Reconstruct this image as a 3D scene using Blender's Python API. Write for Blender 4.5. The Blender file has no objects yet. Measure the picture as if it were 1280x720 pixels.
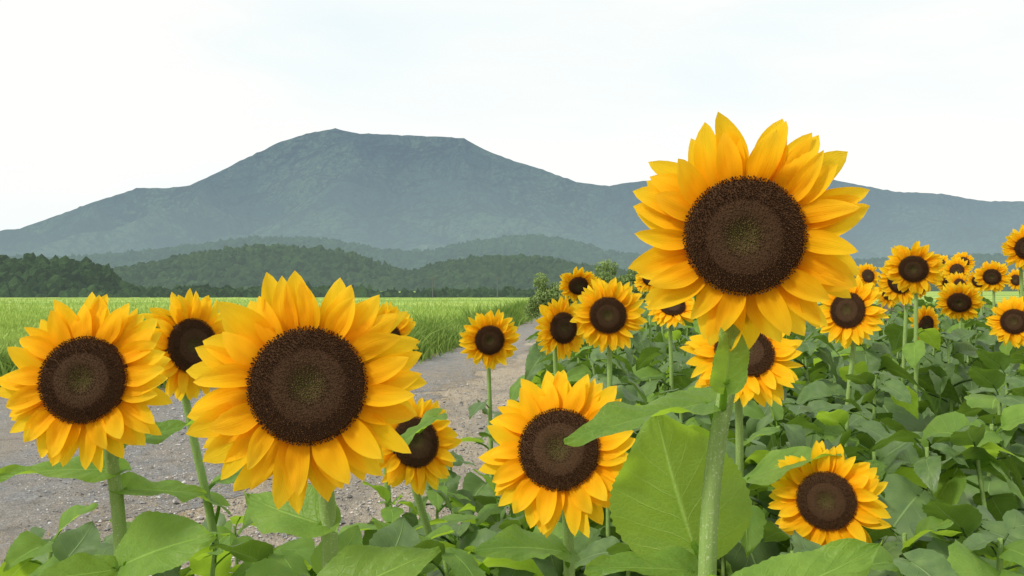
import bpy, math, random
import numpy as np
from mathutils import Vector, Matrix
from mathutils import noise as mn
random.seed(7); np.random.seed(7)
S = bpy.context.scene
COL = S.collection
H0 = 1.5
F = 1000.0
def W(px, py, d):
    return Vector(((px-640)/F*d, d, H0-(py-360)/F*d))

# ------------------------------------------------------------------ materials
class NT:
    def __init__(s, name):
        s.m = bpy.data.materials.new(name); s.m.use_nodes = True
        s.t = s.m.node_tree; s.t.nodes.clear()
        s.out = s.n('ShaderNodeOutputMaterial')
        s.m.cycles.emission_sampling = 'NONE'
    def n(s, ty, **kw):
        nd = s.t.nodes.new(ty)
        for k, v in kw.items(): setattr(nd, k, v)
        return nd
    def l(s, a, b): s.t.links.new(a, b)
    def val(s, sock, v):
        if hasattr(v, 'is_output') : s.l(v, sock)
        else: sock.default_value = v
    def math(s, op, a, b=0.0, c=None, clamp=False):
        nd = s.n('ShaderNodeMath', operation=op); nd.use_clamp = clamp
        s.val(nd.inputs[0], a); s.val(nd.inputs[1], b)
        if c is not None: s.val(nd.inputs[2], c)
        return nd.outputs[0]
    def mix(s, f, a, b, mode='MIX'):
        nd = s.n('ShaderNodeMix', data_type='RGBA', blend_type=mode)
        s.val(nd.inputs[0], f)
        for i, v in ((6, a), (7, b)):
            if isinstance(v, tuple): v = (v[0], v[1], v[2], 1)
            s.val(nd.inputs[i], v)
        return nd.outputs[2]
    def ramp(s, f, stops):
        nd = s.n('ShaderNodeValToRGB'); s.val(nd.inputs[0], f)
        e = nd.color_ramp.elements
        while len(e) < len(stops): e.new(0.5)
        for i, (p, c) in enumerate(stops):
            e[i].position = p; e[i].color = (c[0], c[1], c[2], 1)
        return nd.outputs[0]
    def noise(s, vec, scale, detail=3, rough=0.5):
        nd = s.n('ShaderNodeTexNoise')
        if vec is not None: s.l(vec, nd.inputs['Vector'])
        nd.inputs['Scale'].default_value = scale; nd.inputs['Detail'].default_value = detail
        nd.inputs['Roughness'].default_value = rough
        return nd.outputs['Fac']
    def mapping(s, vec, scale=(1, 1, 1), loc=(0, 0, 0)):
        nd = s.n('ShaderNodeMapping'); s.l(vec, nd.inputs[0]); nd.inputs['Scale'].default_value = scale; nd.inputs['Location'].default_value = loc
        return nd.outputs[0]
    def bump(s, h, strength, dist):
        nd = s.n('ShaderNodeBump'); s.l(h, nd.inputs['Height'])
        nd.inputs['Strength'].default_value = strength; nd.inputs['Distance'].default_value = dist
        return nd.outputs[0]
    def princ(s, col, rough=0.6, normal=None, spec=0.3, sheen=0):
        p = s.n('ShaderNodeBsdfPrincipled')
        if isinstance(col, tuple): col = (col[0], col[1], col[2], 1)
        s.val(p.inputs['Base Color'], col); s.val(p.inputs['Roughness'], rough)
        p.inputs['Specular IOR Level'].default_value = spec
        if normal is not None: s.l(normal, p.inputs['Normal'])
        return p.outputs[0]
    def mixsh(s, f, a, b):
        nd = s.n('ShaderNodeMixShader'); s.val(nd.inputs[0], f); s.l(a, nd.inputs[1]); s.l(b, nd.inputs[2])
        return nd.outputs[0]
    def transl(s, col):
        nd = s.n('ShaderNodeBsdfTranslucent')
        if isinstance(col, tuple): col = (col[0], col[1], col[2], 1)
        s.val(nd.inputs[0], col); return nd.outputs[0]
    def emis(s, col, st=1):
        nd = s.n('ShaderNodeEmission'); nd.inputs[0].default_value = (*col, 1); nd.inputs[1].default_value = st
        return nd.outputs[0]
    def fin(s, sh): s.l(sh, s.out.inputs[0]); return s.m

def mat_petal():
    k = NT('petal'); uv = k.n('ShaderNodeUVMap').outputs[0]
    sp = k.n('ShaderNodeSeparateXYZ'); k.l(uv, sp.inputs[0])
    rnd = k.n('ShaderNodeNewGeometry').outputs['Random Per Island']
    st = k.noise(k.mapping(uv, (20, 1.3, 1)), 1.0, 3)
    col = k.ramp(sp.outputs[1], [(0, (.92, .33, .001)), (.25, (1.0, .53, .004)), (.6, (1.0, .67, .016)), (1, (1, .72, .04))])
    col = k.mix(k.math('MULTIPLY', k.math('SUBTRACT', st, .42, clamp=True), 1.0), col, (.96, .44, .003))
    col = k.mix(k.math('MULTIPLY', rnd, .3), col, (1.0, .56, .006))
    b = k.bump(st, .45, .002)
    return k.fin(k.mixsh(.52, k.princ(col, .65, b, .10), k.transl(col)))
def mat_disc():
    k = NT('seed_disc'); uv = k.n('ShaderNodeUVMap').outputs[0]
    sp = k.n('ShaderNodeSeparateXYZ'); k.l(uv, sp.inputs[0])
    rnd = k.n('ShaderNodeNewGeometry').outputs['Random Per Island']
    tip = k.ramp(sp.outputs[0], [(0, (.15, .16, .04)), (.20, (.13, .125, .034)), (.34, (.070, .046, .018)), (.6, (.068, .033, .014)), (.85, (.095, .042, .016)), (1, (.19, .085, .02))])
    bright = k.math('GREATER_THAN', rnd, .9)
    tip = k.mix(k.math('MULTIPLY', bright, k.math('MULTIPLY', sp.outputs[0], .35)), tip, (.34, .17, .04))
    tip = k.mix(k.math('MULTIPLY', rnd, .25), tip, (.05, .024, .011))
    col = k.mix(k.math('POWER', sp.outputs[1], 1.0), (.056, .028, .013), tip)
    return k.fin(k.princ(col, .8, None, .15))
def mat_leaf(name, dark, light, tr, trcol, spec=.3, netted=True):
    k = NT(name); uv = k.n('ShaderNodeUVMap').outputs[0]
    sp = k.n('ShaderNodeSeparateXYZ'); k.l(uv, sp.inputs[0])
    g = k.n('ShaderNodeNewGeometry'); oi = k.n('ShaderNodeObjectInfo').outputs['Random']
    a = k.math('MULTIPLY', k.math('ABSOLUTE', k.math('SUBTRACT', sp.outputs[0], .5)), 2)
    v = sp.outputs[1]
    obj = k.n('ShaderNodeTexCoord').outputs['Object']
    ns = k.noise(obj, 24, 4)
    vv = k.math('ADD', v, k.math('MULTIPLY', k.math('SUBTRACT', ns, .5), .07))
    q = k.math('FRACT', k.math('MULTIPLY', k.math('SUBTRACT', vv, k.math('MULTIPLY', k.math('POWER', a, .8), .34)), 6.0))
    q = k.math('ABSOLUTE', k.math('SUBTRACT', q, .5))
    side = k.math('MULTIPLY', k.math('SUBTRACT', q, .460), 26, clamp=True)
    side = k.math('MULTIPLY', side, k.math('SUBTRACT', 1.15, a, clamp=True))
    mid = k.math('SUBTRACT', 1, k.math('MULTIPLY', a, 22), clamp=True)
    vein = k.math('MAXIMUM', k.math('MULTIPLY', side, .65), mid)
    col = k.mix(k.ramp(ns, [(.3, (0, 0, 0)), (.7, (1, 1, 1))]), dark, light)
    col = k.mix(k.math('MULTIPLY', oi, .5), col, tuple(c*.5 for c in dark))
    hh = k.math('ADD', k.math('MULTIPLY', vein, -.7), k.math('MULTIPLY', ns, .9))
    if netted:
        vo = k.n('ShaderNodeTexVoronoi', feature='DISTANCE_TO_EDGE'); k.l(obj, vo.inputs['Vector']); vo.inputs['Scale'].default_value = 150
        net = k.math('SUBTRACT', 1, k.math('MULTIPLY', vo.outputs['Distance'], 7), clamp=True)
        col = k.mix(k.math('MULTIPLY', net, .20), col, tuple(c*1.4 for c in light))
        hh = k.math('ADD', hh, k.math('MULTIPLY', net, -.16))
    col = k.mix(k.math('MULTIPLY', vein, .8), col, tuple(min(1, c*1.8+.05) for c in light))
    col = k.mix(k.math('MULTIPLY', g.outputs['Backfacing'], .25), col, (.18, .27, .11))
    b = k.bump(hh, .65, .003)
    t = k.mix(k.math('MULTIPLY', ns, .5), trcol, tuple(c*.6 for c in trcol))
    t = k.mix(vein, t, tuple(c*.75+.1 for c in trcol))
    return k.fin(k.mixsh(tr, k.princ(col, .45, b, spec), k.transl(t)))
def mat_stem():
    k = NT('stem_skin'); obj = k.n('ShaderNodeTexCoord').outputs['Object']
    st = k.noise(k.mapping(obj, (260, 260, 12)), 1, 3)
    sp = k.noise(obj, 500, 2)
    col = k.mix(st, (.18, .32, .06), (.38, .52, .18))
    col = k.mix(k.math('GREATER_THAN', sp, .63), col, (.48, .58, .30))
    b = k.bump(k.math('ADD', st, k.math('MULTIPLY', sp, .5)), .5, .001)
    return k.fin(k.mixsh(.2, k.princ(col, .55, b, .3), k.transl((.45, .65, .15))))
def mat_simple_ground():
    k = NT('soil'); P = k.n('ShaderNodeNewGeometry').outputs['Position']
    a = k.noise(P, 3, 6, .65); b2 = k.noise(P, 45, 4, .6)
    col = k.ramp(a, [(.3, (.075, .052, .04)), (.7, (.17, .125, .09))])
    col = k.mix(k.math('MULTIPLY', b2, .5), col, (.06, .045, .035))
    return k.fin(k.princ(col, .95, k.bump(b2, .8, .02), .1))
def mat_gravel(name, c1, c2, c3, mott, soft=0):
    k = NT(name); P = k.n('ShaderNodeNewGeometry').outputs['Position']
    v2 = k.n('ShaderNodeTexVoronoi'); k.l(P, v2.inputs['Vector']); v2.inputs['Scale'].default_value = 60
    sep2 = k.n('ShaderNodeSeparateColor'); k.l(v2.outputs['Color'], sep2.inputs[0])
    lar = k.noise(k.mapping(P, (1, .45, 1)), .9, 9, .74); med = k.noise(P, 4, 7, .75); fin = k.noise(P, 30, 5, .75)
    col = k.mix(k.ramp(fin, [(.3, (0, 0, 0)), (.7, (1, 1, 1))]), c1, c2)
    col = k.mix(k.math('MULTIPLY', sep2.outputs[1], .4), col, c1)
    col = k.mix(k.math('MULTIPLY', k.math('GREATER_THAN', sep2.outputs[0], .85), .5), col, tuple(x*1.35 for x in c2))
    col = k.mix(k.ramp(lar, [(.45, (0, 0, 0)), (.58, (mott, mott, mott))]), col, c3)
    col = k.mix(k.ramp(med, [(.50, (0, 0, 0)), (.68, (.55, .55, .55))]), col, tuple(x*.5 for x in c1))
    h = k.math('ADD', k.math('MULTIPLY', v2.outputs['Distance'], .5), fin)
    return k.fin(k.princ(col, .95, k.bump(k.math('ADD', h, k.math('MULTIPLY', med, 2.2)), 1.0, .026), .1))
def mat_field():
    k = NT('rice_field'); P = k.n('ShaderNodeNewGeometry').outputs['Position']
    a = k.noise(k.mapping(P, (.5, 1.3, 1)), .07, 5, .65); b2 = k.noise(k.mapping(P, (1, .35, 1)), 2.2, 5, .7)
    col = k.mix(k.ramp(a, [(.42, (0, 0, 0)), (.58, (1, 1, 1))]), (.19, .31, .06), (.40, .50, .13))
    col = k.mix(k.math('MULTIPLY', b2, .4), col, (.17, .29, .05))
    return k.fin(k.princ(col, .8, k.bump(b2, .6, .1), .1))
def mat_blades(name, c1, c2, dk=.6):
    k = NT(name); g = k.n('ShaderNodeNewGeometry')
    n = k.noise(g.outputs['Position'], .35, 4)
    col = k.mix(g.outputs['Random Per Island'], c1, c2)
    col = k.mix(k.ramp(n, [(.40, (0, 0, 0)), (.62, (.6, .6, .6))]), col, tuple(x*dk for x in c1))
    return k.fin(k.mixsh(.35, k.princ(col, .6, None, .2), k.transl(col)))
def mat_forest(name, c1, c2, painted_haze, hf, scale, bs):
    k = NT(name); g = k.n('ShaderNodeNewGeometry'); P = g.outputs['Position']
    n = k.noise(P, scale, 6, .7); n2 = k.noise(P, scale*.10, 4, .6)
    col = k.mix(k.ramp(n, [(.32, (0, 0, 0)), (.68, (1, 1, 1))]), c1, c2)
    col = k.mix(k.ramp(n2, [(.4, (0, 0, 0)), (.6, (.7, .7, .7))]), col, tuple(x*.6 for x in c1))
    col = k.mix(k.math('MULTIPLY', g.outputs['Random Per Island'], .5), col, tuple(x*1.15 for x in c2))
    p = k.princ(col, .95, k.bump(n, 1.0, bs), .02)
    return k.fin(k.mixsh(hf, p, k.emis(painted_haze)))  # distance haze painted into the foliage as an emission mix
def mat_mountain():
    k = NT('mountain_forest'); g = k.n('ShaderNodeNewGeometry'); P = g.outputs['Position']
    sp = k.n('ShaderNodeSeparateXYZ'); k.l(P, sp.inputs[0])
    n = k.noise(P, .05, 5, .75); n2 = k.noise(P, .0035, 4, .55)
    nb = k.noise(P, .0042, 4, .55)
    col = k.mix(k.ramp(n, [(.30, (0, 0, 0)), (.70, (1, 1, 1))]), (.02, .05, .035), (.12, .19, .09))
    col = k.mix(k.ramp(n2, [(.42, (0, 0, 0)), (.58, (.75, .75, .75))]), col, (.016, .045, .038))
    cl = k.n('ShaderNodeVectorMath', operation='LENGTH'); k.l(k.mapping(P, (1/150, 1/420, 1/24), (.45, -3.9, -4.0)), cl.inputs[0])
    m = k.math('MULTIPLY', k.math('SUBTRACT', 1.0, cl.outputs['Value'], clamp=True), 1.2, clamp=True)
    col = k.mix(m, col, (.35, .48, .22))
    b1 = k.n('ShaderNodeBump'); k.l(nb, b1.inputs['Height']); b1.inputs['Distance'].default_value = 520; b1.inputs['Strength'].default_value = 1
    b2 = k.n('ShaderNodeBump'); k.l(n, b2.inputs['Height']); b2.inputs['Distance'].default_value = 6; k.l(b1.outputs[0], b2.inputs['Normal'])
    p = k.princ(col, 1, b2.outputs[0], 0)
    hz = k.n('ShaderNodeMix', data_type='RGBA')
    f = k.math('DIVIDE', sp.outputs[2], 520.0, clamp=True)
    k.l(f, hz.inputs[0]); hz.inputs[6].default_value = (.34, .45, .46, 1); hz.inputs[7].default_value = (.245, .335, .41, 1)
    e = k.n('ShaderNodeEmission'); k.l(hz.outputs[2], e.inputs[0])  # aerial haze painted on as glow, stronger low down and to the right
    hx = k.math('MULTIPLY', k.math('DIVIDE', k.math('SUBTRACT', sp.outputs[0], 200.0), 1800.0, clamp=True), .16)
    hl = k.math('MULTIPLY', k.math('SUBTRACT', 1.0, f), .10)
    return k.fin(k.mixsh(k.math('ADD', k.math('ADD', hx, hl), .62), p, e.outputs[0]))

M_pet = mat_petal(); M_disc = mat_disc()
M_leafB = mat_leaf('leaf_bright', (.10, .225, .020), (.25, .42, .05), .46, (.48, .74, .05), .28)
M_leaf = mat_leaf('leaf_green', (.038, .092, .018), (.130, .220, .052), .26, (.25, .44, .035), .42, False)
M_stem = mat_stem()
M_bract = mat_leaf('bract_green', (.09, .20, .025), (.17, .32, .05), .3, (.25, .48, .04), .3, False)

# ------------------------------------------------------------------ mesh helpers
def mk_mesh(name, V, Fc, UV=None, mats=(), smooth=True, midx=None):
    me = bpy.data.meshes.new(name)
    me.from_pydata([tuple(v) for v in V], [], Fc)
    for m in mats: me.materials.append(m)
    if UV is not None:
        uvl = me.uv_layers.new(name='UVMap')
        li = np.empty(len(me.loops), dtype=np.int32); me.loops.foreach_get('vertex_index', li)
        uvl.data.foreach_set('uv', np.array(UV, dtype=np.float32)[li].ravel())
    if smooth: me.polygons.foreach_set('use_smooth', [True]*len(me.polygons))
    if midx is not None: me.polygons.foreach_set('material_index', midx)
    me.update(); return me
def mk_obj(name, data, parent=None, mat=None):
    o = bpy.data.objects.new(name, data); COL.objects.link(o)
    if parent: o.parent = parent
    if mat is not None: o.matrix_basis = mat
    return o
def grid_faces(nu, nv, off=0):
    return [(off+i*nv+j, off+i*nv+j+1, off+(i+1)*nv+j+1, off+(i+1)*nv+j) for i in range(nu-1) for j in range(nv-1)]
def np_mesh(name, V, T, mat, smooth=True):
    me = bpy.data.meshes.new(name); V = np.asarray(V, dtype=np.float32); T = np.asarray(T, dtype=np.int32)
    k = T.shape[1]
    me.vertices.add(len(V)); me.vertices.foreach_set('co', V.ravel())
    me.loops.add(T.size); me.loops.foreach_set('vertex_index', T.ravel())
    me.polygons.add(len(T)); me.polygons.foreach_set('loop_start', np.arange(0, T.size, k, dtype=np.int32))
    me.polygons.foreach_set('loop_total', np.full(len(T), k, dtype=np.int32))
    me.polygons.foreach_set('use_smooth', np.full(len(T), smooth))
    me.materials.append(mat); me.update(); me.validate(); return me

def petal(V, UV, Fc, ang, r0, ln, wd, lift, curl, twist, z0, cup, bend, nl=10, nw=7):
    off = len(V); ca, sa = math.cos(ang), math.sin(ang)
    r, z = r0, z0
    notch = random.uniform(-.3, .3); pw = random.uniform(2.4, 3.6); fq = random.uniform(6, 11); asym = random.uniform(-.10, .10)
    for i in range(nl):
        t = i/(nl-1)
        sh = (0.6+0.4*math.sin(min(1, t/.5)*math.pi/2))*max(0.0, 1-t**pw)**.76
        w = wd*.5*max(sh, .012)
        ph = lift+curl*t
        if i > 0:
            r += ln/(nl-1)*math.cos(ph); z += ln/(nl-1)*math.sin(ph)
        tw = twist*t; b = bend*t*t*ln
        for j in range(nw):
            s = -1+2*j/(nw-1)
            x = s*w*(1+asym*s*math.sin(t*5+notch*9)); dz = cup*w*(s*s) + .09*w*math.cos(s*math.pi*2.2)*math.sin(math.pi*min(1, t*1.1)) + .07*w*math.sin(t*fq+s*3+notch*20)
            y2 = x*math.cos(tw)-dz*math.sin(tw); z2 = x*math.sin(tw)+dz*math.cos(tw)
            lx, ly, lz = r-math.sin(ph)*z2, y2+b, z+math.cos(ph)*z2
            V.append((lx*ca-ly*sa, lx*sa+ly*ca, lz)); UV.append((s*.5+.5, t))
    Fc.extend(grid_faces(nl, nw, off))

def make_head(seed, hi=True):
    random.seed(seed); R = .105; rd = .0515
    V, UV, Fc = [], [], []
    layers = [(20, .0600, .0272, -.05, -.008), (19, .0575, .0265, .04, -.004), (13, .047, .0245, .14, .000)]
    for li, (n, ln, wd, lift, z0) in enumerate(layers):
        ph0 = random.uniform(0, 6)
        for k in range(n):
            a = ph0+2*math.pi*k/n+random.uniform(-.12, .12)
            odd = random.random() < .08
            petal(V, UV, Fc, a, .0455-li*.0005, ln*random.uniform(.86, 1.08), wd*random.uniform(.78, 1.15),
                  lift+random.uniform(-.10, .10), random.uniform(-.38, .22)+(random.choice((-.35, .2)) if odd else 0), random.uniform(-.4, .4), z0+random.uniform(-.001, .001),
                  random.uniform(-.1, .35), random.uniform(-.26, .26), 11 if hi else 6, 7 if hi else 4)
    pm = mk_mesh('petals', V, Fc, UV, [M_pet])
    V, UV, Fc = [], [], []
    def hz(q): return .003+.0075*(1-q**3)-.006*math.exp(-(q/.28)**2)
    nr, na = 14, 40
    for i in range(nr):
        q = i/(nr-1)
        for j in range(na):
            a = 2*math.pi*j/na; V.append((q*rd*math.cos(a), q*rd*math.sin(a), hz(q) if q < .99 else -.006)); UV.append((q, .12))
    for i in range(nr-1):
        for j in range(na):
            Fc.append((i*na+j, (i+1)*na+j, (i+1)*na+(j+1) % na, i*na+(j+1) % na))
    N = 3000 if hi else 320
    for k in range(2, N):
        q = math.sqrt(k/N); a = k*2.399963+random.uniform(-.014, .014)/max(q, .1)
        sp = rd*math.sqrt(math.pi/N)*.5
        h = (.0016 if q < .35 else (.0011 if q < .62 else .0026))*random.uniform(.6, 1.5)
        rr = sp*(.85 if q > .6 else .98)
        c = Vector((q*rd*math.cos(a), q*rd*math.sin(a), hz(q)-.0005))
        lean = Vector((math.cos(a), math.sin(a), 0))*(h*.35*(q-.5)) + Vector((random.uniform(-1, 1), random.uniform(-1, 1), 0))*.0008
        o = len(V); m = 5
        for j in range(m):
            b = 2*math.pi*j/m+a; V.append((c.x+rr*math.cos(b), c.y+rr*math.sin(b), c.z)); UV.append((q, 0))
        for j in range(m):
            b = 2*math.pi*j/m+a; V.append((c.x+lean.x+rr*.5*math.cos(b), c.y+lean.y+rr*.5*math.sin(b), c.z+h*.8)); UV.append((q, .8))
        V.append((c.x+lean.x, c.y+lean.y, c.z+h)); UV.append((q, 1))
        for j in range(m):
            Fc.append((o+j, o+(j+1) % m, o+m+(j+1) % m, o+m+j)); Fc.append((o+m+j, o+m+(j+1) % m, o+2*m))
    dm = mk_mesh('seed_disc', V, Fc, UV, [M_disc], smooth=False)
    V, UV, Fc = [], [], []
    prof = [(.007, -.034), (.012, -.029), (.028, -.021), (.044, -.013), (.049, -.005), (.040, -.002)]
    na = 24
    for (r, z) in prof:
        for j in range(na):
            a = 2*math.pi*j/na; V.append((r*math.cos(a), r*math.sin(a), z)); UV.append((.25+.3*j/na, .5))
    for i in range(len(prof)-1):
        for j in range(na):
            Fc.append((i*na+j, i*na+(j+1) % na, (i+1)*na+(j+1) % na, (i+1)*na+j))
    for k in range(22):
        a = 2*math.pi*k/22+random.uniform(-.08, .08)
        petal(V, UV, Fc, a, .034, random.uniform(.035, .052), .022, random.uniform(-.25, .05), random.uniform(-.3, .2), 0, -.016, .2, random.uniform(-.2, .2), 6, 5)
    rm = mk_mesh('flower_head', V, Fc, UV, [M_bract])
    return pm, dm, rm
HEADS_HI = [make_head(s) for s in (11, 23, 35, 47, 58)]
HEADS_LO = [make_head(s, False) for s in (61, 72)]

def tube(V, UV, Fc, pts, rads, m=10):
    off = len(V); n = len(pts); pts = [Vector(p) for p in pts]
    up = Vector((0, 1, .1)).normalized()
    for i in range(n):
        T = (pts[min(i+1, n-1)]-pts[max(i-1, 0)]).normalized()
        X = T.cross(up)
        if X.length < .05: X = T.cross(Vector((1, 0, 0)))
        X.normalize(); Y = T.cross(X)
        for j in range(m):
            a = 2*math.pi*j/m; rr = rads[i]*(1+.05*math.cos(a*5))
            V.append(pts[i]+X*(math.cos(a)*rr)+Y*(math.sin(a)*rr)); UV.append((.3+.1*j/m, i/n))
    for i in range(n-1):
        for j in range(m):
            Fc.append((off+i*m+j, off+i*m+(j+1) % m, off+(i+1)*m+(j+1) % m, off+(i+1)*m+j))
def spline(P, n):
    P = [Vector(p) for p in P]; Q = [P[0]*2-P[1]]+P+[P[-1]*2-P[-2]]; out = []
    seg = len(P)-1
    for s in range(seg):
        a, b, c, d = Q[s:s+4]
        for i in range(n):
            t = i/n
            out.append(.5*((2*b)+(c-a)*t+(2*a-5*b+4*c-d)*t*t+(-a+3*b-3*c+d)*t**3))
    out.append(P[-1]); return out

def leaf_geo(V, UV, Fc, mat, L, Wd, droop, fold, seed, nl=22, nw=11, ser=.035):
    rs = random.Random(seed); off = len(V)
    p1, p2, p3 = rs.uniform(0, 6), rs.uniform(0, 6), rs.uniform(-.06, .06)
    for i in range(nl):
        t = i/(nl-1)
        w = Wd*.5*max(.0, math.sin(math.pi*min(1, t**.58)))**.85
        w = max(w, .0008)
        for j in range(nw):
            s = -1+2*j/(nw-1)
            e = 1+(ser*(1 if i % 2 else -1) if abs(s) > .99 and 2 < i < nl-2 else 0)
            x = t*L - .17*L*abs(s)**1.5*max(0, 1-t*1.6)**2.2
            y = s*w*e + p3*L*math.sin(t*3)
            z = -droop*L*t*t + fold*abs(s)*w*(1-.3*t) - .35*fold*s*s*w
            z += .050*L*math.sin(t*8+p1+s)*s*s + .024*L*math.sin(t*17+p2)*abs(s)**2*(1 if s > 0 else -1)
            z += .009*L*math.cos((t-.34*abs(s)**.8)*6.0*2*math.pi)*min(1, abs(s)*3)*(1-abs(s)*.5)
            V.append(mat @ Vector((x, y, z))); UV.append((s*.5+.5, t))
    Fc.extend(grid_faces(nl, nw, off))

def frame(xd, zd):
    x = Vector(xd).normalized(); z = Vector(zd); z = (z-x*z.dot(x)).normalized(); y = z.cross(x)
    m = Matrix((x, y, z)).transposed(); return m

def template_leaf(seed, L):
    V, UV, Fc = [], [], []
    rs = random.Random(seed)
    pl = L*rs.uniform(.3, .5); up = rs.uniform(.25, .7)
    pts = spline([(0, 0, 0), (pl*.5, 0, pl*.5*up+.004), (pl, 0, pl*up*.9)], 4)
    tube(V, UV, Fc, pts, [.0032]*len(pts), 6)
    tilt = rs.uniform(-.25, .7)
    m = Matrix.Translation((pl-.002, 0, pl*up*.9)) @ Matrix.Rotation(tilt, 4, 'Y') @ Matrix.Rotation(rs.uniform(-.55, .55), 4, 'X')
    leaf_geo(V, UV, Fc, m, L, L*rs.uniform(.66, .95), rs.uniform(.15, .8), rs.uniform(-.2, .7), seed, 18, 9)
    return V, UV, Fc
TL = [template_leaf(100+i, .16) for i in range(16)]
TLM = [mk_mesh('leaf', *[t[0], t[2], t[1]], [M_leaf]) for t in TL]
TLMB = [mk_mesh('leaf', *[t[0], t[2], t[1]], [M_leafB]) for t in TL]

CNT = [0]
def tag(o, label, cat, group=None):
    o['label'] = label; o['category'] = cat
    if group: o['group'] = group
def add_head(plant, base, C, N, R, roll, vi, hi=True):
    x = N.cross(Vector((0, 0, 1))).normalized(); y = N.cross(x)
    rot = Matrix((x, y, N)).transposed().to_4x4()
    M = Matrix.Translation(C-base) @ rot @ Matrix.Rotation(roll, 4, 'Z') @ Matrix.Scale(R/.105, 4)
    pm, dm, rm = HEADS_HI[vi % 5] if hi else HEADS_LO[vi % 2]
    h = mk_obj('flower_head', rm, plant, M)
    mk_obj('petals', pm, h); mk_obj('seed_disc', dm, h)
def make_stem(base, pts, r0, r1, plant, hairs=False):
    V, UV, Fc = [], [], []
    sp = spline([p-base for p in pts], 8); n = len(sp)
    rads = [r0+(r1-r0)*(i/(n-1))**1.2 for i in range(n)]
    tube(V, UV, Fc, sp, rads, 12)
    if hairs:
        rs = random.Random(5)
        for _ in range(2200):
            i = int(n*.45+rs.random()*(n*.55-1)); p = sp[i].lerp(sp[i+1], rs.random()); a = rs.uniform(0, 6.28)
            dr = Vector((math.cos(a), math.sin(a), rs.uniform(-.4, .1))).normalized(); q = p+dr*rads[i]*.95
            o = len(V); V += [q, q+Vector((0, 0, .00035)), q+dr*rs.uniform(.0015, .0032)]; UV += [(.5, .5)]*3; Fc.append((o, o+1, o+2))
    mk_obj('stem', mk_mesh('stem', V, Fc, UV, [M_stem]), plant)
    return sp

def flower(px, py, d, R, yaw=0, pitch=0, sx=None, leaves=(), auto=(.5, 1.1, 8), hi=True, label=None, stemr=.0080, azlim=None, bright=False, lsz=1.0, hairs=False, back_off=.10):
    CNT[0] += 1; vi = CNT[0]
    C = W(px, py, d)
    toc = (Vector((0, 0, H0))-C).normalized()
    N = (Matrix.Rotation(math.radians(yaw), 3, 'Z') @ toc)
    ax = N.cross(Vector((0, 0, 1))).normalized()
    N = (Matrix.Rotation(math.radians(pitch), 3, ax) @ N).normalized()
    k = R/.105
    back = C-N*.032*k
    if sx is None: sx = px+4
    P2 = W(sx, 720, d+back_off)
    if P2.z > C.z-.16: P2.z = C.z-.16
    neck = back - N*.02 + Vector((0, 0, -.012))
    neck2 = back.lerp(P2, .35) - Vector((N.x, N.y, 0))*.012
    base = Vector((P2.x, P2.y+.01, 0))
    plant = mk_obj('sunflower', None); plant.location = base; plant.empty_display_size = .1
    tag(plant, label or "yellow sunflower with dark brown centre on a tall green stem", "sunflower", "sunflowers in the flower field")
    pts = [base, base.lerp(P2, .5)+Vector((.01, 0, 0)), P2, neck2, neck, back]
    sp = make_stem(base, pts, stemr*1.2, stemr*.75, plant, hairs)
    add_head(plant, base, C, N, R, random.uniform(0, 6), vi, hi)
    for lf in leaves:
        b, t, nr, wr, dr, fo = lf[:6]
        b = W(*b); t = W(*t); L = (t-b).length
        m = frame(t-b, nr).to_4x4(); m.translation = b-base
        V, UV, Fc = [], [], []
        leaf_geo(V, UV, Fc, m, L, L*wr, dr, fo, int(L*1e5) % 997 if len(lf) < 7 else lf[6], 40, 21, .018)
        zt = (b-base).z-.03
        q = min(sp, key=lambda p: abs(p.z-zt))
        tube(V, UV, Fc, spline([q, q.lerp(b-base, .5)+Vector((0, 0, .004)), m @ Vector((.004, 0, 0))], 5), [.0036]*11, 8)
        mk_obj('leaf', mk_mesh('leaf', V, Fc, UV, [M_leafB]), plant)
    z0, z1, n = auto
    az = random.uniform(0, 6)
    for i in range(n):
        z = z0+(z1-z0)*(i+random.uniform(0, .5))/max(1, n)
        q = min(sp, key=lambda p: abs(p.z-z)).copy(); q.z = z
        az += 2.4+random.uniform(-.3, .3)
        a2 = az
        if azlim: a2 = random.uniform(*azlim) if i % 2 else math.pi-random.uniform(*azlim)
        M = Matrix.Translation(q) @ Matrix.Rotation(a2, 4, 'Z') @ Matrix.Rotation(random.uniform(-.2, .3), 4, 'Y') @ Matrix.Scale(lsz*random.uniform(.8, 1.2)*(1 if i < n*.75 else .75), 4)
        mk_obj('leaf', random.choice(TLMB if (bright or random.random() < .25) else TLM), plant, M)
    return base

BASES = []
A = flower(930, 295, .74, .1125, -2, -2, sx=884, stemr=.0086, hairs=True, auto=(.4, .86, 6), azlim=(-.2, .9), bright=True, back_off=.07,
   label="large yellow sunflower with brown disc, tallest bloom, thick hairy stem", leaves=[
   ((868, 684, .87), (820, 512, .86), (-.12, -1, .22), .98, .0, -.50, 411),
   ((884, 503, .82), (704, 537, .77), (-.06, -.20, 1), .42, .06, .45),
   ((907, 480, .762), (910, 398, .752), (.25, -1, .1), .66, .0, .4),
   ((935, 752, .72), (1102, 668, .74), (.05, -.55, .85), .46, .10, .35),
   ((866, 714, .84), (738, 694, .80), (-.2, -.35, .9), .45, .12, .4)])
B = flower(385, 482, .74, .111, -3, 3, sx=414, stemr=.0082, hairs=True, auto=(.4, .95, 6), azlim=(-.2, .9), bright=True,
   label="large round yellow sunflower with dark brown disc facing forward", leaves=[
   ((404, 750, .74), (546, 678, .76), (-.1, -.6, .8), .62, .08, .3),
   ((402, 655, .83), (305, 606, .88), (-.1, -.5, .85), .6, .12, .4)])
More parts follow.
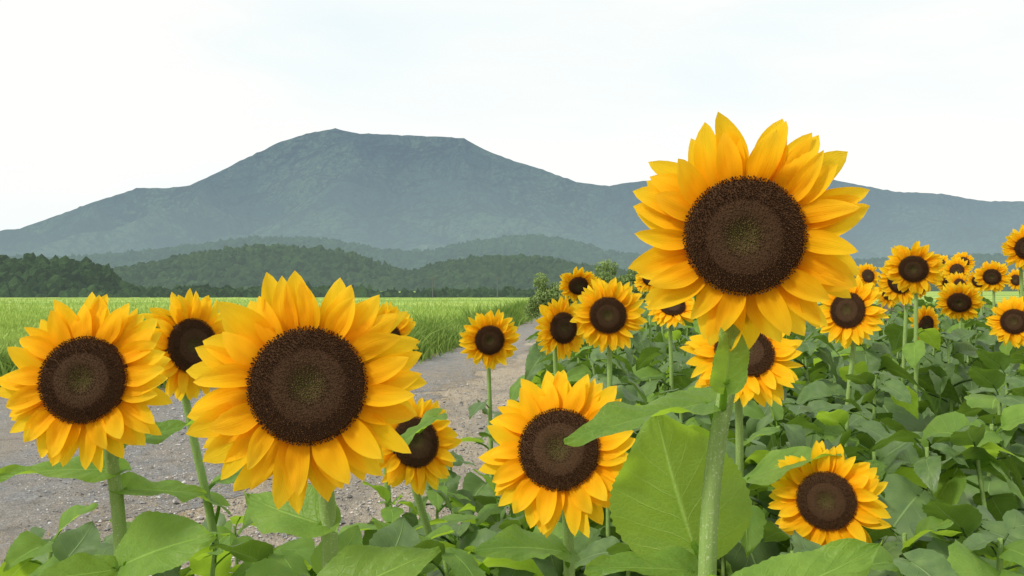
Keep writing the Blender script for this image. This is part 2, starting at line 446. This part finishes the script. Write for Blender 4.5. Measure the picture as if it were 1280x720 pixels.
C = flower(105, 475, .97, .108, -26, 4, sx=152, stemr=.0082, hairs=True, auto=(.5, 1.0, 7), azlim=(-.3, .9), bright=True,
   label="yellow sunflower with brown oval disc turned slightly aside", leaves=[
   ((142, 588, 1.06), (-5, 580, 1.0), (0, -.3, .95), .5, .14, .4),
   ((152, 556, 1.05), (243, 524, 1.1), (0, -.4, .9), .5, .05, .4),
   ((155, 706, 1.02), (258, 664, .98), (-.1, -.7, .7), .75, .1, .35),
   ((156, 612, 1.06), (262, 604, 1.15), (.1, -.4, .9), .5, .15, .4),
   ((145, 712, 1.02), (40, 716, .95), (.1, -.6, .8), .6, .1, .3)])
D = flower(240, 432, 1.5, .105, 34, 0, sx=273, auto=(.5, .98, 9), bright=True, leaves=[
   ((276, 632, 1.6), (215, 600, 1.5), (0, -.4, .9), .6, .15, .3),
   ((274, 600, 1.6), (330, 572, 1.6), (0, -.4, .9), .6, .15, .3)])
E = flower(478, 424, 1.9, .092, 10, 0, sx=490, auto=(.5, .95, 5))
Ff = flower(519, 553, 1.62, .105, 26, 6, sx=544, auto=(.45, .98, 9), leaves=[((546, 520, 1.58), (488, 553, 1.45), (-.3, -.4, .8), .34, .1, .4)])
G = flower(612, 425, 2.7, .104, 6, -10, sx=618, auto=(.5, 1.12, 12))
Hh = flower(699, 562, 1.08, .114, -8, 10, sx=712, auto=(.4, .96, 8), azlim=(-.2, .9), label="yellow sunflower with wide dark disc, drooping lower than its neighbours",
   leaves=[((706, 690, 1.16), (592, 676, 1.1), (-.1, -.4, .9), .5, .12, .4)])
I = flower(760, 394, 2.25, .108, -4, -8, auto=(.5, 1.25, 14))
J = flower(704, 410, 2.6, .106, 34, 0, sx=704, auto=(.5, 1.2, 12))
K = flower(723, 357, 3.9, .10, 5, -28, auto=(.5, 1.3, 12))
L_ = flower(840, 382, 2.9, .10, 10, 40, auto=(.5, 1.3, 12))
M_ = flower(812, 348, 4.6, .085, 0, 0, auto=(.5, 1.35, 10))
N_ = flower(930, 440, 1.55, .118, 14, 34, sx=926, auto=(.5, 1.15, 10), label="yellow sunflower nodding behind a taller bloom",
   leaves=[((934, 600, 1.5), (1048, 554, 1.42), (0, -.3, .95), .5, .12, .35)])
O = flower(1060, 388, 2.45, .114, -26, 6, sx=1040, auto=(.5, 1.28, 15))
P_ = flower(1142, 336, 2.9, .104, -8, -16, auto=(.5, 1.37, 16))
Q = flower(1124, 352, 3.1, .098, -34, -12, sx=1120, auto=(.5, 1.35, 13))
R_ = flower(1157, 407, 3.4, .09, 50, -10, auto=(.5, 1.25, 9))
S_ = flower(1199, 378, 3.7, .105, -5, -28, auto=(.5, 1.3, 12))
T_ = flower(1196, 338, 5.2, .09, 10, 0, auto=(.5, 1.45, 9), hi=False)
U_ = flower(1240, 346, 4.7, .10, -10, -14, auto=(.5, 1.42, 11))
V_ = flower(1268, 402, 3.2, .105, -16, 0, auto=(.5, 1.22, 11))
W_ = flower(1283, 310, 3.4, .10, 25, 0, auto=(.5, 1.40, 14))
CNT[0] = 25
X_ = flower(1033, 626, 1.42, .105, -6, -4, sx=1036, auto=(.4, .80, 8), azlim=(-.2, .9), label="small low yellow sunflower among broad green leaves")
for (px, py, d) in [(1204, 328, 6.5), (1186, 352, 5.8), (1176, 330, 7.4), (1222, 352, 6.2), (1200, 357, 5.0), (1270, 350, 6.6), (1085, 345, 5.4), (803, 352, 6.4), (745, 362, 6.0), (832, 360, 5.2), (1000, 352, 6.0), (900, 356, 7.0), (960, 350, 8.0), (1150, 362, 7.5), (1110, 366, 4.8)]:
    flower(px, py, d, .095, random.uniform(-45, 45), random.uniform(-25, 15), auto=(.5, 1.4, 9), hi=False)
for o in list(COL.objects):
    if o.name.startswith('sunflower'): BASES.append((o.location.x, o.location.y))

# ---- leafy, flowerless plants of the field
def foliage_template(seed, n=23, h=1.12):
    rs = random.Random(seed); out = []; az = rs.uniform(0, 6)
    for i in range(n):
        q = (i+rs.random()*.4)/n; z = .3+(h-.3)*q; az += 2.4+rs.uniform(-.35, .35)
        out.append((z, az, rs.uniform(-.25, .55)-(.2 if q > .85 else 0), (1.2 if q < .8 else .9)*rs.uniform(.6, 1.2), rs.randrange(16)))
    for i in range(4):
        out.append((h*rs.uniform(.97, 1.02), az+i*1.6, -rs.uniform(.1, .7), rs.uniform(.4, .6), rs.randrange(16)))
    V, UV, Fc = [], [], []
    b = Vector((0, 0, 0)); pts = [b, Vector((rs.uniform(-.03, .03), rs.uniform(-.03, .03), h*.5)), Vector((0, 0, h*1.02))]
    sp = spline(pts, 8); tube(V, UV, Fc, sp, [.009-.005*i/(len(sp)-1) for i in range(len(sp))], 8)
    sm = mk_mesh('stem', V, Fc, UV, [M_stem])
    JV = list(V); JU = list(UV); JF = list(Fc); mi = [0]*len(Fc)
    for (z, a, ty, sc, li) in out:
        M = Matrix.Translation((0, 0, z)) @ Matrix.Rotation(a, 4, 'Z') @ Matrix.Rotation(ty, 4, 'Y') @ Matrix.Scale(sc, 4)
        o = len(JV); JV += [M @ Vector(v) for v in TL[li][0]]; JU += TL[li][1]
        JF += [tuple(x+o for x in f) for f in TL[li][2]]; mi += [1 if rs.random() < .82 else 2]*len(TL[li][2])
    jm = mk_mesh('sunflower', JV, JF, JU, [M_stem, M_leaf, M_leafB], midx=mi)
    return sm, out, jm
FT = [foliage_template(300+i) for i in range(7)]
def leafy(x, y, sc, joined, az=None, tilt=.07, br=.18):
    sm, out, jm = random.choice(FT)
    az = random.uniform(0, 6.28) if az is None else az
    M = Matrix.Translation((x, y, 0)) @ Matrix.Rotation(random.uniform(-tilt, tilt), 4, 'X') @ Matrix.Rotation(random.uniform(-tilt, tilt), 4, 'Y') @ Matrix.Rotation(az, 4, 'Z') @ Matrix.Scale(sc, 4)
    if joined:
        p = mk_obj('sunflower', jm, None, M)
    else:
        p = mk_obj('sunflower', None, None, M); p.empty_display_size = .1
        mk_obj('stem', sm, p)
        for (z, a, ty, s2, li) in out:
            Ml = Matrix.Translation((0, 0, z)) @ Matrix.Rotation(a, 4, 'Z') @ Matrix.Rotation(ty, 4, 'Y') @ Matrix.Scale(s2, 4)
            mk_obj('leaf', (TLMB if random.random() < br else TLM)[li], p, Ml)
    tag(p, "leafy green sunflower plant without an open bloom", "sunflower", "leafy sunflower plants in the field")
random.seed(99)
d = 2.0; cnt = 0
while d < 11:
    x = -.12+(d-2)*.13
    while x < .68*d+.3:
        xx = x+random.uniform(-.12, .12); yy = d+random.uniform(-.12, .12)
        px = 640+xx/yy*1000
        if all((xx-a)**2+(yy-b)**2 > .02 for a, b in BASES):
            s_ = random.uniform(1.0, 1.12)
            if px < 720 and yy < 4.5: s_ = random.uniform(.82, .92)
            elif px > 1000 and yy > 2.7: s_ = random.uniform(1.06, 1.19)
            elif yy > 3.6: s_ = random.uniform(1.06, 1.18)
            leafy(xx, yy, s_, d > 4.2); cnt += 1
        x += .36 if d < 5 else .48
    d += .38 if d < 5 else .58
for (px, d, ytop) in [(480, 1.9, 620), (560, 2.15, 590), (590, 1.75, 610), (640, 1.9, 550), (655, 1.45, 650), (770, 1.6, 560), (810, 1.9, 510), (830, 1.35, 620), (890, 1.75, 530), (960, 1.8, 510), (1000, 1.6, 575), (1060, 1.85, 505),
                    (1110, 1.75, 545), (1120, 1.35, 640), (1180, 1.6, 540), (1230, 1.85, 510), (1290, 1.6, 540), (1330, 1.3, 580), (1220, 1.35, 620), (450, 1.35, 650), (510, 1.2, 680), (340, 1.7, 630), (240, 1.35, 650), (300, 1.25, 675), (20, 1.3, 660), (85, 1.5, 655), (195, 1.5, 640), (600, 1.25, 680), (740, 1.3, 660), (950, 1.2, 665), (1060, 1.15, 700),
                    (130, 1.25, 680), (385, 1.45, 655), (545, 1.5, 640), (1160, 1.2, 660), (1270, 1.2, 640), (50, 1.15, 695), (350, 1.15, 690), (460, 1.1, 695), (690, 1.5, 640)]:
    h = H0-(ytop-360)/1000*d
    leafy((px-640)/F*d, d, h/1.18, False, br=.62 if px < 620 else .28)
print('plants', cnt)

# ------------------------------------------------------------------ ground, road, fields
def sheet(name, pts, z, mat, cat, label):
    me = mk_mesh(name, [(x, y, z) for x, y in pts], [tuple(range(len(pts)))], None, [mat], False)
    o = mk_obj(name, me); o['kind'] = 'structure'; o['category'] = cat; o['label'] = label; return o
sheet('ground', [(-7000, -50), (7000, -50), (7000, 7000), (-7000, 7000)], 0, mat_simple_ground(), 'ground', 'brown bare soil ground beneath the flower field')
def strip(name, L, z, mat, cat, label, ja=.12):
    V = []; Fc = []
    ys = list(np.arange(L[0][0], 30, .04))+list(np.arange(30, L[-1][0], .5)); P = np.array(L)
    for y in ys:
        xl = np.interp(y, P[:, 0], P[:, 1]); xr = np.interp(y, P[:, 0], P[:, 2])
        j = ja*(mn.noise(Vector((y*1.1, z*900, 0)))*2+mn.noise(Vector((y*4, z*900, 4)))*1.2+mn.noise(Vector((y*11, z*900, 4)))*.7+mn.noise(Vector((y*25, z*900, 4)))*.5)
        V += [(xl, y, z), (xr+j, y, z)]
    for i in range(len(ys)-1): Fc.append((2*i, 2*i+1, 2*i+3, 2*i+2))
    o = mk_obj(name, mk_mesh(name, V, Fc, None, [mat], False)); o['kind'] = 'structure'; o['category'] = cat; o['label'] = label
M_gr = mat_gravel('grey_gravel', (.19, .19, .185), (.34, .34, .335), (.32, .275, .22), .7)
M_dirt = mat_gravel('beige_dirt', (.36, .305, .235), (.50, .44, .35), (.27, .25, .22), .75)
M_edge = mat_gravel('brown_verge', (.19, .15, .09), (.30, .24, .15), (.13, .17, .06), .7)
RL = [(-5, -60, -6.0), (3, -60, -3.1), (6, -40, -2.0), (9, -30, -1.45), (13, -24, -.75), (15.5, -12, -.25), (17, -1.9, .0), (23, -1.0, .65), (37, .8, 1.9), (60, 2.8, 4.2)]
strip('path', [(-5, -9, 2.0), (1.8, -7, 0.2), (4, -6, .5), (8, -5, .9), (14, -3, 1.6), (20, -1.5, 2.2), (40, .5, 4.4), (70, 2.5, 8)], .004, M_dirt, 'path', 'pale beige dirt path along the flower field')
strip('road', RL, .008, M_gr, 'road', 'grey gravel farm road beside the rice field', .22)
ep = [(-60, 10.4), (-9, 11.6), (-4.6, 13.2), (-2.6, 15.6), (.1, 35), (2.6, 62)]
V = []; Fc = []
ss = spline([(a, b, 0) for a, b in ep], 60)
for i, p in enumerate(ss):
    t = (ss[min(i+1, len(ss)-1)]-ss[max(i-1, 0)]).normalized(); nn = Vector((t.y, -t.x, 0))
    j = .35*mn.noise(Vector((i*.5, 0, 0)))+.3*mn.noise(Vector((i*1.7, 3, 0)))
    a = p-nn*.6; b = p+nn*(.5+j); V += [(a.x, a.y, .012), (b.x, b.y, .012)]
for i in range(len(ss)-1): Fc.append((2*i, 2*i+1, 2*i+3, 2*i+2))
o = mk_obj('verge', mk_mesh('verge', V, Fc, None, [M_edge], False)); o['kind'] = 'structure'; o['category'] = 'verge'; o['label'] = 'brown earth verge between gravel road and rice field'
M_field = mat_field()
fl = [(-400, 10.4), (-60, 10.4), (-9, 11.6), (-4.6, 13.2), (-2.6, 15.6), (.1, 35), (2.6, 62), (14, 75), (400, 75), (400, 360), (-400, 360)]
sheet('field', fl, .016, M_field, 'field', 'flat pale yellow green rice field')
def edge_x(y):
    P = [(11, -400), (11.6, -9), (13.2, -4.6), (15.6, -2.6), (35, .1), (62, 2.6), (75, 14), (76, 400)]
    return np.interp(y, [p[0] for p in P], [p[1] for p in P])
def stones(n, mat):
    Y = 2.6+np.random.rand(n)**1.6*11; P = np.array(RL)
    X = -np.random.rand(n)*.62*Y+np.random.rand(n)*.06*Y
    X = np.clip(X, -12, .9)
    r = np.random.uniform(.004, .011, n)*(1+1.5*(np.random.rand(n) < .05))
    O = np.array([(1, 0, 0), (-1, 0, 0), (0, 1, 0), (0, -1, 0), (0, 0, .7), (0, 0, -.7)], float)
    T = np.array([(0, 2, 4), (2, 1, 4), (1, 3, 4), (3, 0, 4), (2, 0, 5), (1, 2, 5), (3, 1, 5), (0, 3, 5)])
    a = np.random.rand(n)*6.28; R = np.stack([np.stack([np.cos(a), -np.sin(a), 0*a], 1), np.stack([np.sin(a), np.cos(a), 0*a], 1), np.stack([0*a, 0*a, 0*a+1], 1)], 1)
    V = O[None]*(1+np.random.uniform(-.35, .35, (n, 6, 3)))*r[:, None, None]
    V = np.einsum('nij,nkj->nki', R, V+np.random.normal(0, .15, (n, 6, 3))*r[:, None, None])
    V += np.stack([X, Y, .008+r*.25], 1)[:, None, :]
    TT = (T[None]+(np.arange(n)*6)[:, None, None]).reshape(-1, 3)
    o = mk_obj('gravel', np_mesh('gravel', V.reshape(-1, 3), TT, mat, False)); o['kind'] = 'stuff'; o['category'] = 'gravel'; o['label'] = 'loose grey and brown stones on the farm road'
ks = NT('stone'); gi = ks.n('ShaderNodeNewGeometry').outputs['Random Per Island']
stones(20000, ks.fin(ks.princ(ks.ramp(gi, [(0, (.15, .145, .14)), (.5, (.31, .305, .30)), (.8, (.42, .40, .38)), (1, (.58, .57, .55))]), .9, None, .15)))
def blades(name, X, Y, h, w, mat, lean=.3, z=0):
    n = len(X); a = np.random.uniform(0, np.pi, n); hh = h*np.random.uniform(.6, 1.2, n)
    dx, dy = np.cos(a)*w, np.sin(a)*w
    lx, ly = np.random.normal(0, lean, n)*hh, np.random.normal(0, lean, n)*hh
    V = np.stack([np.stack([X-dx, Y-dy, np.zeros(n)], 1), np.stack([X+dx, Y+dy, np.zeros(n)], 1),
                  np.stack([X+dx*.8+lx*.4, Y+dy*.8+ly*.4, hh*.6], 1), np.stack([X-dx*.8+lx*.4, Y-dy*.8+ly*.4, hh*.6], 1),
                  np.stack([X+lx, Y+ly, hh], 1)], 1).reshape(-1, 3)
    V[:, 2] += z
    b = np.arange(n)*5
    T = np.concatenate([np.stack([b, b+1, b+2], 1), np.stack([b, b+2, b+3], 1), np.stack([b+3, b+2, b+4], 1)])
    return mk_obj(name, np_mesh(name, V, T, mat, False))
n = 110000
u = np.random.rand(n); Y = 11.6*(1/(1-u*(1-11.6/110.)))
X = (np.random.rand(n)*1.0-.68)*Y
k = X < edge_x(Y)-.4; X, Y = X[k], Y[k]
o = blades('rice_plants', X, Y, .28, .022, mat_blades('rice_blades', (.31, .45, .08), (.47, .59, .16), .6), .3)
o['kind'] = 'stuff'; o['category'] = 'rice'; o['label'] = 'pale green young rice plants filling the field'
def nz1(X, Y, s): return np.array([mn.noise(Vector((x*s, y*s, 0))) for x, y in zip(X, Y)])
n = 26000; Y = 13+np.random.rand(n)**1.5*50; X = edge_x(Y)-np.abs(np.random.normal(0, .9, n))+np.random.normal(.3, .25, n)
k = (X > -.75*Y)
n2 = 18000; X2 = np.random.uniform(-10, -2.2, n2); Y2 = np.interp(X2, [-10, -9, -4.6, -2.6, -2.2], [11.5, 11.7, 13.3, 15.8, 18])+np.random.normal(.0, .5, n2)
X = np.concatenate([X[k], X2]); Y = np.concatenate([Y[k], Y2])
hv = .38*(1+1.9*np.clip(nz1(X, Y, 1.1), -.6, 1))
o = blades('grass', X, Y, hv, .018, mat_blades('grass_blades', (.14, .26, .04), (.36, .48, .11), .65), .42)
o['kind'] = 'stuff'; o['category'] = 'grass'; o['label'] = 'uneven wild green grass along the road verge'
n = 9000; Y = np.random.uniform(2.2, 14, n); X = -.2+(Y-2)*.12+np.random.normal(-.05, .12, n)
o = blades('weeds', X, Y, .08, .005, mat_blades('weed_blades', (.09, .16, .035), (.22, .32, .09)), .5)
o['kind'] = 'stuff'; o['category'] = 'weeds'; o['label'] = 'short weeds at the foot of the sunflowers'
n = 5000; Y = 2.6+np.random.rand(n)*14; X = np.interp(Y, np.array(RL)[:, 0], np.array(RL)[:, 2])+np.random.normal(0, .5, n)
o = blades('straw', X, Y, .03, .003, mat_blades('straw_blades', (.40, .30, .16), (.55, .45, .28)), 2.2, .01)
o['kind'] = 'stuff'; o['category'] = 'straw'; o['label'] = 'dry straw bits scattered on the dirt path'

# ------------------------------------------------------------------ forest
def ico():
    t = (1+5**.5)/2
    v = [(-1, t, 0), (1, t, 0), (-1, -t, 0), (1, -t, 0), (0, -1, t), (0, 1, t), (0, -1, -t), (0, 1, -t), (t, 0, -1), (t, 0, 1), (-t, 0, -1), (-t, 0, 1)]
    f = [(0, 11, 5), (0, 5, 1), (0, 1, 7), (0, 7, 10), (0, 10, 11), (1, 5, 9), (5, 11, 4), (11, 10, 2), (10, 7, 6), (7, 1, 8), (3, 9, 4), (3, 4, 2), (3, 2, 6), (3, 6, 8), (3, 8, 9), (4, 9, 5), (2, 4, 11), (6, 2, 10), (8, 6, 7), (9, 8, 1)]
    v = [Vector(x).normalized() for x in v]; c = {}; g = []
    def m(a, b):
        k = (min(a, b), max(a, b))
        if k not in c: v.append(((v[a]+v[b])/2).normalized()); c[k] = len(v)-1
        return c[k]
    for a, b, d_ in f:
        x, y, z = m(a, b), m(b, d_), m(d_, a); g += [(a, x, z), (b, y, x), (d_, z, y), (x, y, z)]
    return np.array([tuple(x) for x in v]), np.array(g)
IV, IF = ico()
def forest(name, P, R, mat, label, tall=1.15):
    P = np.asarray(P); n = len(P); nv = len(IV)
    disp = 1+np.random.normal(0, .24, (n, nv, 1))
    V = IV[None]*disp*np.asarray(R)[:, None, None]; V[:, :, 2] *= tall
    V += P[:, None, :]
    T = (IF[None]+(np.arange(n)*nv)[:, None, None]).reshape(-1, 3)
    o = mk_obj(name, np_mesh(name, V.reshape(-1, 3), T, mat, False)); o['kind'] = 'stuff'; o['category'] = 'forest'; o['label'] = label
def prof(px, pts): return np.interp(px, [p[0] for p in pts], [p[1] for p in pts])
def hill(name, pts, d0, depth, mat, fmat, spacing, rad, label, tall=1.15, lo=-250, hi_=1550):
    xs = np.linspace(lo, hi_, 160); ts = np.linspace(0, 1, 22); V = []
    def hgt(px, t):
        y = prof(px, pts); H = (360-y)/F*d0
        return np.maximum(0, H)*np.sin(np.pi/2*np.minimum(1, t*1.0))**.9
    for t in ts:
        yy = d0-depth*(1-t)
        for px in xs:
            V.append(((px-640)/F*d0, yy, float(hgt(px, t))-rad*1.2))
    o = mk_obj(name, mk_mesh(name, V, grid_faces(len(ts), len(xs)), None, [mat])); o['kind'] = 'structure'; o['category'] = 'hill'; o['label'] = label
    P = []; R = []
    t = 0
    while t <= 1.001:
        yy = d0-depth*(1-t); n = int(((hi_-lo)/F*d0)/spacing)
        px = np.random.uniform(lo, hi_, n); r = rad*np.random.uniform(.45, 1.3, n)
        P.append(np.stack([(px-640)/F*d0, yy+np.random.uniform(-spacing, spacing, n)*.5, hgt(px, t)-r*1.1+np.random.normal(0, rad*.24, n)], 1)); R.append(r)
        t += spacing/depth
    forest('forest', np.concatenate(P), np.concatenate(R), fmat, 'dense broadleaf forest covering the low hill', tall)
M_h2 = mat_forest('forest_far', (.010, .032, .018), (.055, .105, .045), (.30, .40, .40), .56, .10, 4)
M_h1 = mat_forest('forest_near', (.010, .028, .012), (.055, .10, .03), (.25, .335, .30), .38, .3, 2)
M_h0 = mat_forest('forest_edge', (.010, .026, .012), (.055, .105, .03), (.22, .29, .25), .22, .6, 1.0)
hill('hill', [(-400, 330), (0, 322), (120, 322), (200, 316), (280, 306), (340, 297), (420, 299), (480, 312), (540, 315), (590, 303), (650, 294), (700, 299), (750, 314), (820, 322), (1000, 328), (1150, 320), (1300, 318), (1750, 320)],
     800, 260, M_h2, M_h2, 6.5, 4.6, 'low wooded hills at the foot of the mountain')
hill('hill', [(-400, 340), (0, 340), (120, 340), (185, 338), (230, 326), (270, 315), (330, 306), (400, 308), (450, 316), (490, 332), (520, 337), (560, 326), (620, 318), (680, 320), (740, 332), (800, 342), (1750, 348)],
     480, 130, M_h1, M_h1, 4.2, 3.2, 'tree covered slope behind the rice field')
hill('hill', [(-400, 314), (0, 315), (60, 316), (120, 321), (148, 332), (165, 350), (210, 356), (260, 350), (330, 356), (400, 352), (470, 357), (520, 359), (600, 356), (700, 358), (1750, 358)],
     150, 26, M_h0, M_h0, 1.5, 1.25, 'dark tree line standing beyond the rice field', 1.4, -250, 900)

# ------------------------------------------------------------------ mountain
ridge = [(-900, 330), (-400, 318), (-100, 305), (0, 293), (60, 273), (120, 251), (175, 234), (205, 235), (235, 232), (270, 216), (310, 196), (350, 177), (385, 166), (420, 160), (445, 166), (490, 168), (540, 170), (580, 172), (600, 184), (640, 200), (680, 212), (720, 227), (760, 232), (800, 226), (860, 222), (940, 216), (1010, 217), (1060, 228), (1120, 239), (1180, 242), (1230, 251), (1290, 251), (1400, 262), (1700, 290), (2200, 320)]
D0 = 3000
nx, ny = 560, 150; V = []
for i in range(ny):
    t = i/(ny-1); y = D0-1700*(1-t)
    for j in range(nx):
        px = -800+2900*j/(nx-1); x = (px-640)/F*D0
        Hh_ = (360-float(prof(px, ridge)))/F*D0
        wx = x+mn.noise(Vector((x*.0015, y*.0018, 3)))*380+(1-t)*(x+700)*-.25
        sp_ = abs(mn.noise(Vector((wx*.0020, y*.0010, 0))))*2.6+abs(mn.noise(Vector((wx*.006, y*.004, 7))))*.6
        f = t**1.30
        z = Hh_*f*(1-.90*min(1.0, sp_)*(1-t**6)*min(1, t*2.5))
        z += mn.noise(Vector((x*.02, y*.02, 1)))*9*min(1, t*3)*(1-.7*t)+(mn.noise(Vector((x*.06, 1, 1)))*3+mn.noise(Vector((x*.15, y*.1, 5)))*2.5)
        V.append((x, y, z))
for j in range(nx):
    px = -800+2900*j/(nx-1); x = (px-640)/F*D0; V.append((x, D0+900, -10))
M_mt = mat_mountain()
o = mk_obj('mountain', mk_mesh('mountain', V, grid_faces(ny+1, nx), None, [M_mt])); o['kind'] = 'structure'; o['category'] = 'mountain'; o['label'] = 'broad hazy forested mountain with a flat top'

# ------------------------------------------------------------------ shrubs
def shrub(x, y, h, r, n, lsz, seed):
    rs = np.random.RandomState(seed)
    c = rs.normal(0, 1, (n, 3)); c /= np.linalg.norm(c, axis=1)[:, None]; c *= (rs.rand(n)**.4)[:, None]
    cl = rs.normal(0, .42, (14, 3)); w = rs.randint(0, 14, n)
    P = c*.42+cl[w]*.8; P[:, 0] *= r; P[:, 1] *= r; P[:, 2] = np.clip(P[:, 2]*h*.38+h*.55, h*.08, h*1.05)
    a = rs.normal(0, 1, (n, 3)); a /= np.linalg.norm(a, axis=1)[:, None]; b = np.cross(a, rs.normal(0, 1, (n, 3))); b /= np.linalg.norm(b, axis=1)[:, None]
    V = np.stack([P-a*lsz, P+b*lsz*.5, P+a*lsz, P-b*lsz*.5], 1).reshape(-1, 3)
    T = (np.arange(n)*4)[:, None]+np.array([0, 1, 2, 3])[None]
    e = mk_obj('shrub', None); e.location = (x, y, 0); tag(e, 'bushy green shrub at the end of the road', 'shrub', 'shrubs at the road end')
    mk_obj('crown', np_mesh('crown', V, T, M_shr, False), e)
    tv, tu, tf = [], [], []
    tube(tv, tu, tf, [(0, 0, 0), (.03, 0, h*.3), (.05, 0, h*.7)], [.06, .045, .015], 8)
    tube(tv, tu, tf, [(0, 0, h*.2), (r*.3, .05, h*.45), (r*.45, .1, h*.7)], [.035, .025, .01], 6)
    tube(tv, tu, tf, [(0, 0, h*.2), (-r*.3, -.05, h*.45), (-r*.4, .1, h*.65)], [.035, .025, .01], 6)
    mk_obj('trunk', mk_mesh('trunk', tv, tf, tu, [M_bark]), e)
M_shr = mat_blades('shrub_leaves', (.18, .29, .08), (.38, .47, .18), .7)
kb = NT('bark'); M_bark = kb.fin(kb.princ((.09, .065, .045), .9))
shrub(1.25, 31, 2.15, .75, 5000, .06, 1)
shrub(2.3, 34, 2.2, .9, 5000, .07, 2)
shrub(3.6, 36, 2.6, 1.2, 6000, .08, 3)
shrub(5.6, 40, 2.9, 1.5, 6000, .09, 4)
shrub(8.5, 45, 3.1, 2.0, 7000, .10, 5)

# utility pole
def pole(x, y, h):
    tv, tu, tf = [], [], []
    tube(tv, tu, tf, [(0, 0, 0), (0, 0, h*.5), (0, 0, h)], [.08, .07, .05], 10)
    e = mk_obj('utility_pole', mk_mesh('utility_pole', tv, tf, tu, [M_pole])); e.location = (x, y, 0)
    tag(e, 'slim grey utility pole with crossarms beyond the field', 'utility pole', 'utility poles beyond the field')
    for z in (h*.95, h*.86):
        V = [(sx*.4, sy*.04, z+sz*.04) for sx in (-1, 1) for sy in (-1, 1) for sz in (-1, 1)]
        me = mk_mesh('crossarm', V, [(0, 1, 3, 2), (4, 6, 7, 5), (0, 4, 5, 1), (2, 3, 7, 6), (0, 2, 6, 4), (1, 5, 7, 3)], None, [M_pole], False)
        mk_obj('crossarm', me, e)
kp = NT('concrete_pole'); M_pole = kp.fin(kp.princ((.12, .13, .13), .8))
for px, dd in ((622, 121), (541, 120)): pole((px-640)/F*dd, dd, 3.3)

# ------------------------------------------------------------------ world, sun, camera
EL, AZ = 46, -120
w = bpy.data.worlds.new('World'); S.world = w; w.use_nodes = True; nt = w.node_tree; nt.nodes.clear()
out = nt.nodes.new('ShaderNodeOutputWorld'); bg = nt.nodes.new('ShaderNodeBackground'); bg.inputs[1].default_value = .14
sky = nt.nodes.new('ShaderNodeTexSky'); sky.sky_type = 'NISHITA'; sky.sun_disc = False
sky.sun_elevation = math.radians(EL); sky.sun_rotation = math.radians(AZ); sky.dust_density = 2; sky.air_density = 1
tc = nt.nodes.new('ShaderNodeTexCoord'); mp = nt.nodes.new('ShaderNodeMapping'); mp.inputs['Scale'].default_value = (1, 1, 2.6)
mp.inputs['Location'].default_value = (1.1, .3, 0)
nz = nt.nodes.new('ShaderNodeTexNoise'); nz.inputs['Scale'].default_value = 1.3; nz.inputs['Detail'].default_value = 6; nz.inputs['Distortion'].default_value = .5
rp = nt.nodes.new('ShaderNodeValToRGB'); rp.color_ramp.elements[0].position = .34; rp.color_ramp.elements[0].color = (.45, .45, .45, 1)
rp.color_ramp.elements[1].position = .56; rp.color_ramp.elements[1].color = (1, 1, 1, 1)
mx = nt.nodes.new('ShaderNodeMix'); mx.data_type = 'RGBA'; mx.inputs[7].default_value = (7.5, 7.37, 7.05, 1)
tint = nt.nodes.new('ShaderNodeMix'); tint.data_type = 'RGBA'; tint.inputs[0].default_value = .85; tint.inputs[7].default_value = (5.8, 7.15, 7.6, 1)
L = nt.links.new
L(tc.outputs['Generated'], mp.inputs[0]); L(mp.outputs[0], nz.inputs['Vector']); L(nz.outputs['Fac'], rp.inputs[0])
L(sky.outputs[0], tint.inputs[6]); L(tint.outputs[2], mx.inputs[6])
L(rp.outputs[0], mx.inputs[0]); L(mx.outputs[2], bg.inputs[0]); L(bg.outputs[0], out.inputs[0])
sd = bpy.data.lights.new('sun', 'SUN'); sd.energy = 3.3; sd.angle = math.radians(10); sd.color = (1, .94, .82)
so = mk_obj('sun', sd)
az = math.radians(AZ); el = math.radians(EL)
dirv = Vector((math.sin(az)*math.cos(el), math.cos(az)*math.cos(el), math.sin(el)))
so.rotation_euler = dirv.to_track_quat('Z', 'Y').to_euler(); so.location = (0, 0, 20)
cd = bpy.data.cameras.new('camera'); cd.sensor_width = 36; cd.lens = 28.125; cd.clip_start = .05; cd.clip_end = 12000
co = mk_obj('camera', cd); co.location = (0, 0, H0); co.rotation_euler = (math.radians(90), 0, 0)
S.camera = co
S.view_settings.view_transform = 'Standard'; S.view_settings.look = 'None'; S.view_settings.exposure = 0
